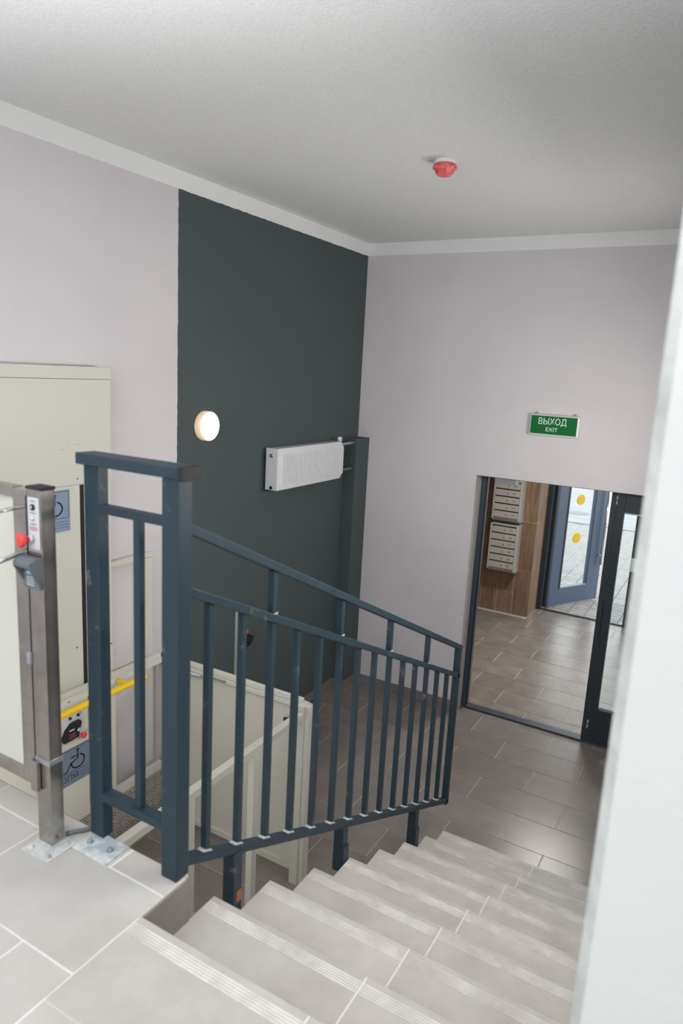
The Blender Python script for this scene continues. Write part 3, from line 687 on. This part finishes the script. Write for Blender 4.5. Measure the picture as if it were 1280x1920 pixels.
MB().box(.035, .112, YR - .045, YR - .012, ZB + .005, ZT - .005).build('end_block', m_black, ra, bevel=.002)
MB().cyl((.078, YL - .006, ZT - .052), (.078, YL + .002, ZT - .052), .014, 14).cyl((.078, YL - .012, ZT - .052), (.078, YL - .006, ZT - .052), .008, 6).build('vent_plug', m_chrome, ra)
MB().cyl((.078, YL - .003, ZB + .018), (.078, YL + .001, ZB + .018), .013, 14).build('drain_plug', m_slot, ra)
MB().cyl((.078, -.452, ZT - .005), (.078, -.452, ZT + .030), .018, 14).build('valve_head', m_whitep, ra)
MB().tube([(.078, -.475, ZT - .035), (.078, -.42, ZT - .032), (.09, -.30, ZT - .028), (.09, -.231, ZT - .027)], .012, 10).build('supply_pipe', m_alu, ra)
MB().tube([(.078, -.475, ZB + .05), (.078, -.42, ZB + .052), (.09, -.31, ZB + .055), (.09, -.231, ZB + .055)], .012, 10).build('return_pipe', m_greyp, ra)

# exit sign
es = thing('exit_sign', (1.668, -.015, 2.42), 'green illuminated exit sign in Russian and English above the doorway', 'sign')
MB().box(1.484, 1.854, -.030, -.002, 2.418, 2.580).build('housing', m_signframe, es, bevel=.012)
MB().box(1.499, 1.838, -.032, -.030, 2.434, 2.568).build('sign_face', m_green, es)
text_obj('lettering', 'ВЫХОД', .066, m_signtext, es, facing_my(1.658, -.0325, 2.526), sx=.86)
text_obj('lettering', 'EXIT', .042, m_signtext, es, facing_my(1.658, -.0325, 2.468), sx=1.05)
for x in (1.53, 1.81): MB().tube([(x - .008, -.012, 2.579), (x - .008, -.012, 2.592), (x + .008, -.012, 2.592), (x + .008, -.012, 2.579)], .002, 8).build('hanging_eye', m_slot, es)

# smoke detector in a red dust cover
sd = thing('smoke_detector', (1.43, -1.90, CEIL), 'ceiling smoke detector under a red dust cover', 'smoke detector')
MB().lathe((1.447, -1.922, CEIL), (0, 0, -1), [(.052, 0), (.054, .004), (.054, .020), (.050, .024)], 32).build('base', m_whitep, sd)
MB().lathe((1.447, -1.922, CEIL - .022), (0, 0, -1), [(.054, 0), (.061, .012), (.060, .020), (.048, .028), (.046, .036), (.038, .048), (.030, .052), (.002, .053)], 28).build('dust_cover', m_red_c, sd)

# ================================================================== VESTIBULE DOOR
vd = thing('vestibule_door_frame', (1.1, .15, 0), 'anthracite steel door frame with narrow glazed side leaf to the vestibule', 'door frame')
MB().box(1.104, 1.140, .130, .190, 0, 2.055).build('jamb', m_jamb, vd, bevel=.002)
MB().box(1.140, 1.152, .150, .190, 0, 2.03).build('door_stop', m_door, vd)
MB().box(1.104, 2.656, .130, .190, 2.036, 2.0555).build('head', m_door, vd, bevel=.002)
MB().box(1.140, 2.62, .125, .205, .0005, .018).build('threshold', m_jamb, vd, bevel=.003)
MB().box(2.620, 2.656, .130, .190, 0, 2.036).build('jamb', m_door, vd, bevel=.002)
MB().box(2.118, 2.157, .130, .190, .018, 2.036).build('mullion', m_door, vd, bevel=.002)
sl = bpy.data.objects.new('x', None)
bpy.data.objects.remove(sl)
lfm = MB().box(2.161, 2.218, .135, .180, .022, 2.032).box(2.56, 2.616, .135, .180, .022, 2.032).box(2.218, 2.56, .135, .180, .022, .302).box(2.218, 2.56, .135, .180, 1.895, 2.032)
lf2 = lfm.build('side_leaf', m_door, vd, bevel=.002)
MB().box(2.218, 2.560, .154, .160, .302, 1.895).build('pane', m_glass, lf2)
gb = MB().box(2.218, 2.56, .150, .153, .302, .318).box(2.218, 2.56, .1505, .153, 1.882, 1.895).build('glazing_bead', m_alu, lf2)
for z in (.125, 1.945):
    hm = MB().cyl((2.159, .128, z), (2.159, .128, z + .03), .008, 10).cyl((2.159, .128, z + .033), (2.159, .128, z + .075), .008, 10)
    hm.build('hinge', m_alu, vd)
cl = MB().box(1.20, 1.37, .192, .245, 1.985, 2.030).build('door_closer', m_alu, vd, bevel=.004)
MB().prism([(1.36, .235, 1.982), (1.37, .245, 1.982), (1.30, .60, 1.982), (1.285, .60, 1.982)], (0, 0, .006)).build('closer_arm', m_alu, cl)
MB().prism([(1.285, .60, 1.976), (1.30, .61, 1.976), (1.17, .78, 1.976), (1.155, .77, 1.976)], (0, 0, .006)).build('closer_arm', m_alu, cl)
# leaf standing open, folded back along the left wall of the vestibule
od = thing('open_door_leaf', (1.10, .28, 0), 'inner steel door leaf standing open behind the left jamb', 'door')
MB().box(.33, 1.10, .262, .302, .02, 2.02).build('leaf', m_door, od, bevel=.002)

# ================================================================== MAILBOXES
def mailbox_unit(z0, first, label):
    u = thing('mailbox_unit', (.6, 2.74, z0), label, 'mailboxes', 'mailbox units on the brown pier')
    X0, X1, PIT = .440, .765, .0865; top = z0 + .05 + 6 * PIT + .02
    MB().box(X0, X1, 2.665, 2.829, z0 + .045, top).build('body', m_mail, u)
    fr = MB().box(X0 - .004, X0 + .014, 2.636, 2.666, z0 + .03, top).box(X1 - .014, X1 + .004, 2.636, 2.666, z0 + .03, top).box(X0 + .014, X1 - .014, 2.636, 2.666, top - .012, top)
    fr.build('frame', m_mail_l, u, bevel=.002)
    MB().prism([(X0 - .004, 2.636, z0 + .046), (X0 - .004, 2.70, z0), (X0 - .004, 2.828, z0), (X0 - .004, 2.828, z0 + .044), (X0 - .004, 2.665, z0 + .046)], (X1 - X0 + .008, 0, 0)).build('bottom_tray', m_mail_l, u, bevel=.001)
    for i in range(6):
        zt = top - .014 - i * PIT
        MB().box(X0 + .016, X1 - .016, 2.654, 2.664, zt - .015, zt).build('letter_slot', m_slot, u)
        d = MB().box(X0 + .016, X1 - .016, 2.640, 2.664, zt - PIT + .001, zt - .015).build('door', m_mail, u, bevel=.0015)
        MB().cyl((.612, 2.640, zt - .052), (.612, 2.634, zt - .052), .008, 12).build('lock', m_chrome, d)
        text_obj('number', str(first + i), .030, m_text, d, facing_my(.685, 2.6395, zt - .052))
mailbox_unit(1.165, 169, 'upper steel mailbox unit with numbers from 169 to 174')
mailbox_unit(.548, 175, 'lower steel mailbox unit with numbers from 175 to 180')

# ================================================================== OUTER DOOR
of = thing('entrance_frame', (.96, 3.28, 0), 'anthracite entrance frame with fixed glazed part around the outer door', 'door frame')
MB().box(.940, .992, 3.24, 3.30, 0, 2.16).build('jamb', m_door, of, bevel=.002)
MB().box(.992, 1.968, 3.25, 3.285, .0005, .014).build('threshold', m_door, of, bevel=.002)
MB().box(.940, 2.95, 3.24, 3.30, 2.14, 2.2).build('head', m_door, of)
fx = MB().box(1.968, 2.045, 3.24, 3.30, 0, 2.14).box(2.045, 2.88, 3.24, 3.30, 0, .25).box(2.88, 2.95, 3.24, 3.30, 0, 2.14).build('fixed_frame', m_door, of, bevel=.002)
MB().box(2.045, 2.88, 3.265, 3.271, .25, 2.14).build('pane', m_glass, fx)
MB().box(1.966, 2.10, 3.236, 3.2395, .688, .850).build('notice', mat('white_paper', (.62, .64, .66), .7), of)
for z in (.97, 1.10, 1.23): MB().box(1.985, 2.03, 3.222, 3.240, z, z + .05).build('lock_plate', m_black, of, bevel=.003)
dx, dy = .4952, .8688
HX, HY = 1.008, 3.352
ed = thing('entrance_door', (HX, HY, 0), 'steel blue outer door leaf swung open with two yellow discs on glass', 'door')
ed.rotation_euler = (0, 0, math.atan2(dy, dx))
def lpart(mb, name, m, parent=None, bevel=0, **t):
    o = mb.build(name, m, None, bevel=bevel, **t); o.parent = parent or ed; return o
# local frame: x along the leaf, y across it (negative = towards the room), z up
Lh = 2.08
lw = .85 * 1.06
lm_ = MB().box(0, .215, -.025, .025, .012, Lh).box(.705, .945, -.025, .025, .012, Lh).box(.215, .705, -.025, .025, .012, .250).box(.215, .705, -.025, .025, 1.86, Lh)
lleaf = lpart(lm_, 'leaf', m_door_b, bevel=.002)
lpart(MB().box(-.012, .030, -.030, .030, .012, Lh), 'hinge_edge', m_door)
bd = MB().box(.200, .222, -.032, -.025, .236, 1.87).box(.698, .712, -.032, -.025, .236, 1.87)
lpart(bd, 'glazing_bead', m_door, lleaf)
lpart(MB().box(.222, .698, -.032, -.025, .236, .256), 'glazing_bead', m_alu, lleaf)
lpart(MB().box(.215, .705, -.003, .003, .25, 1.86), 'pane', m_glass, lleaf)
for z in (1.378, .880): lpart(MB().cyl((.452, -.008, z), (.452, .006, z), .068, 32), 'marker_disc', m_yellow, lleaf, label='yellow visibility disc')
hh = lpart(MB().tube([(.885, -.075, .50), (.885, -.075, 1.60)], .016, 12), 'pull_handle', m_chrome)
for z in (.62, 1.48): lpart(MB().tube([(.885, -.025, z), (.885, -.062, z)], .009, 10), 'handle_standoff', m_chrome, hh)

# ================================================================== OUTSIDE
pv = MB().box(-6, 12, 3.3, 9.4, -.3, -.042).build('pavement', m_pjoint, **ST('grey block pavement outside the entrance', 'pavement'))
def paver_mesh():
    b = MB(); w_, d_ = .0985, .0455; c = .003
    v = [b.bm.verts.new(p) for p in [(-w_, -d_, -.03), (w_, -d_, -.03), (w_, d_, -.03), (-w_, d_, -.03), (-w_ + c, -d_ + c, .0), (w_ - c, -d_ + c, 0), (w_ - c, d_ - c, 0), (-w_ + c, d_ - c, 0)]]
    for f in ((0, 3, 2, 1), (4, 5, 6, 7), (0, 1, 5, 4), (1, 2, 6, 5), (2, 3, 7, 6), (3, 0, 4, 7)): b.bm.faces.new([v[i] for i in f])
    return b.mesh('paver', m_paver)
pm = paver_mesh(); count = 0; rest = MB()
for r_ in range(61):
    yy = 3.36 + r_ * .1
    for c_ in range(-14, 20):
        xx = 1.0 + c_ * .2
        y2 = yy + (.05 if c_ % 2 else 0)
        if xx < -1.6 or xx > 3.2 or y2 > 9.33: continue
        near = (y2 < 5.6 and .5 + (4 - y2) * .1 < xx < 2.35)
        if near and count < 290:
            o = bpy.data.objects.new('paver', pm); COL.objects.link(o); o.parent = pv; o.location = (xx, y2, -.012); count += 1
        else: rest.box(xx - .0985, xx + .0985, y2 - .0455, y2 + .0455, -.042, -.012)
rest.build('paver_field', m_paver, pv, kind='stuff')
MB().box(-.8, 4.0, 9.38, 9.50, -.3, .0).build('trim_3', m_road, **ST('pale kerb at the far side of the block pavement', 'kerb'))
rd = MB().box(-8, 14, 9.5, 34, -.3, -.03).build('road', m_road, **ST('pale concrete drive beyond the kerb', 'road'))
MB().cyl((-.065, 10.68, -.03), (-.065, 10.68, -.022), .22, 28).build('manhole_cover', mat('worn_iron', (.22, .225, .23), .8), **T('round dark manhole cover in the drive seen through the door glass', 'manhole cover'))
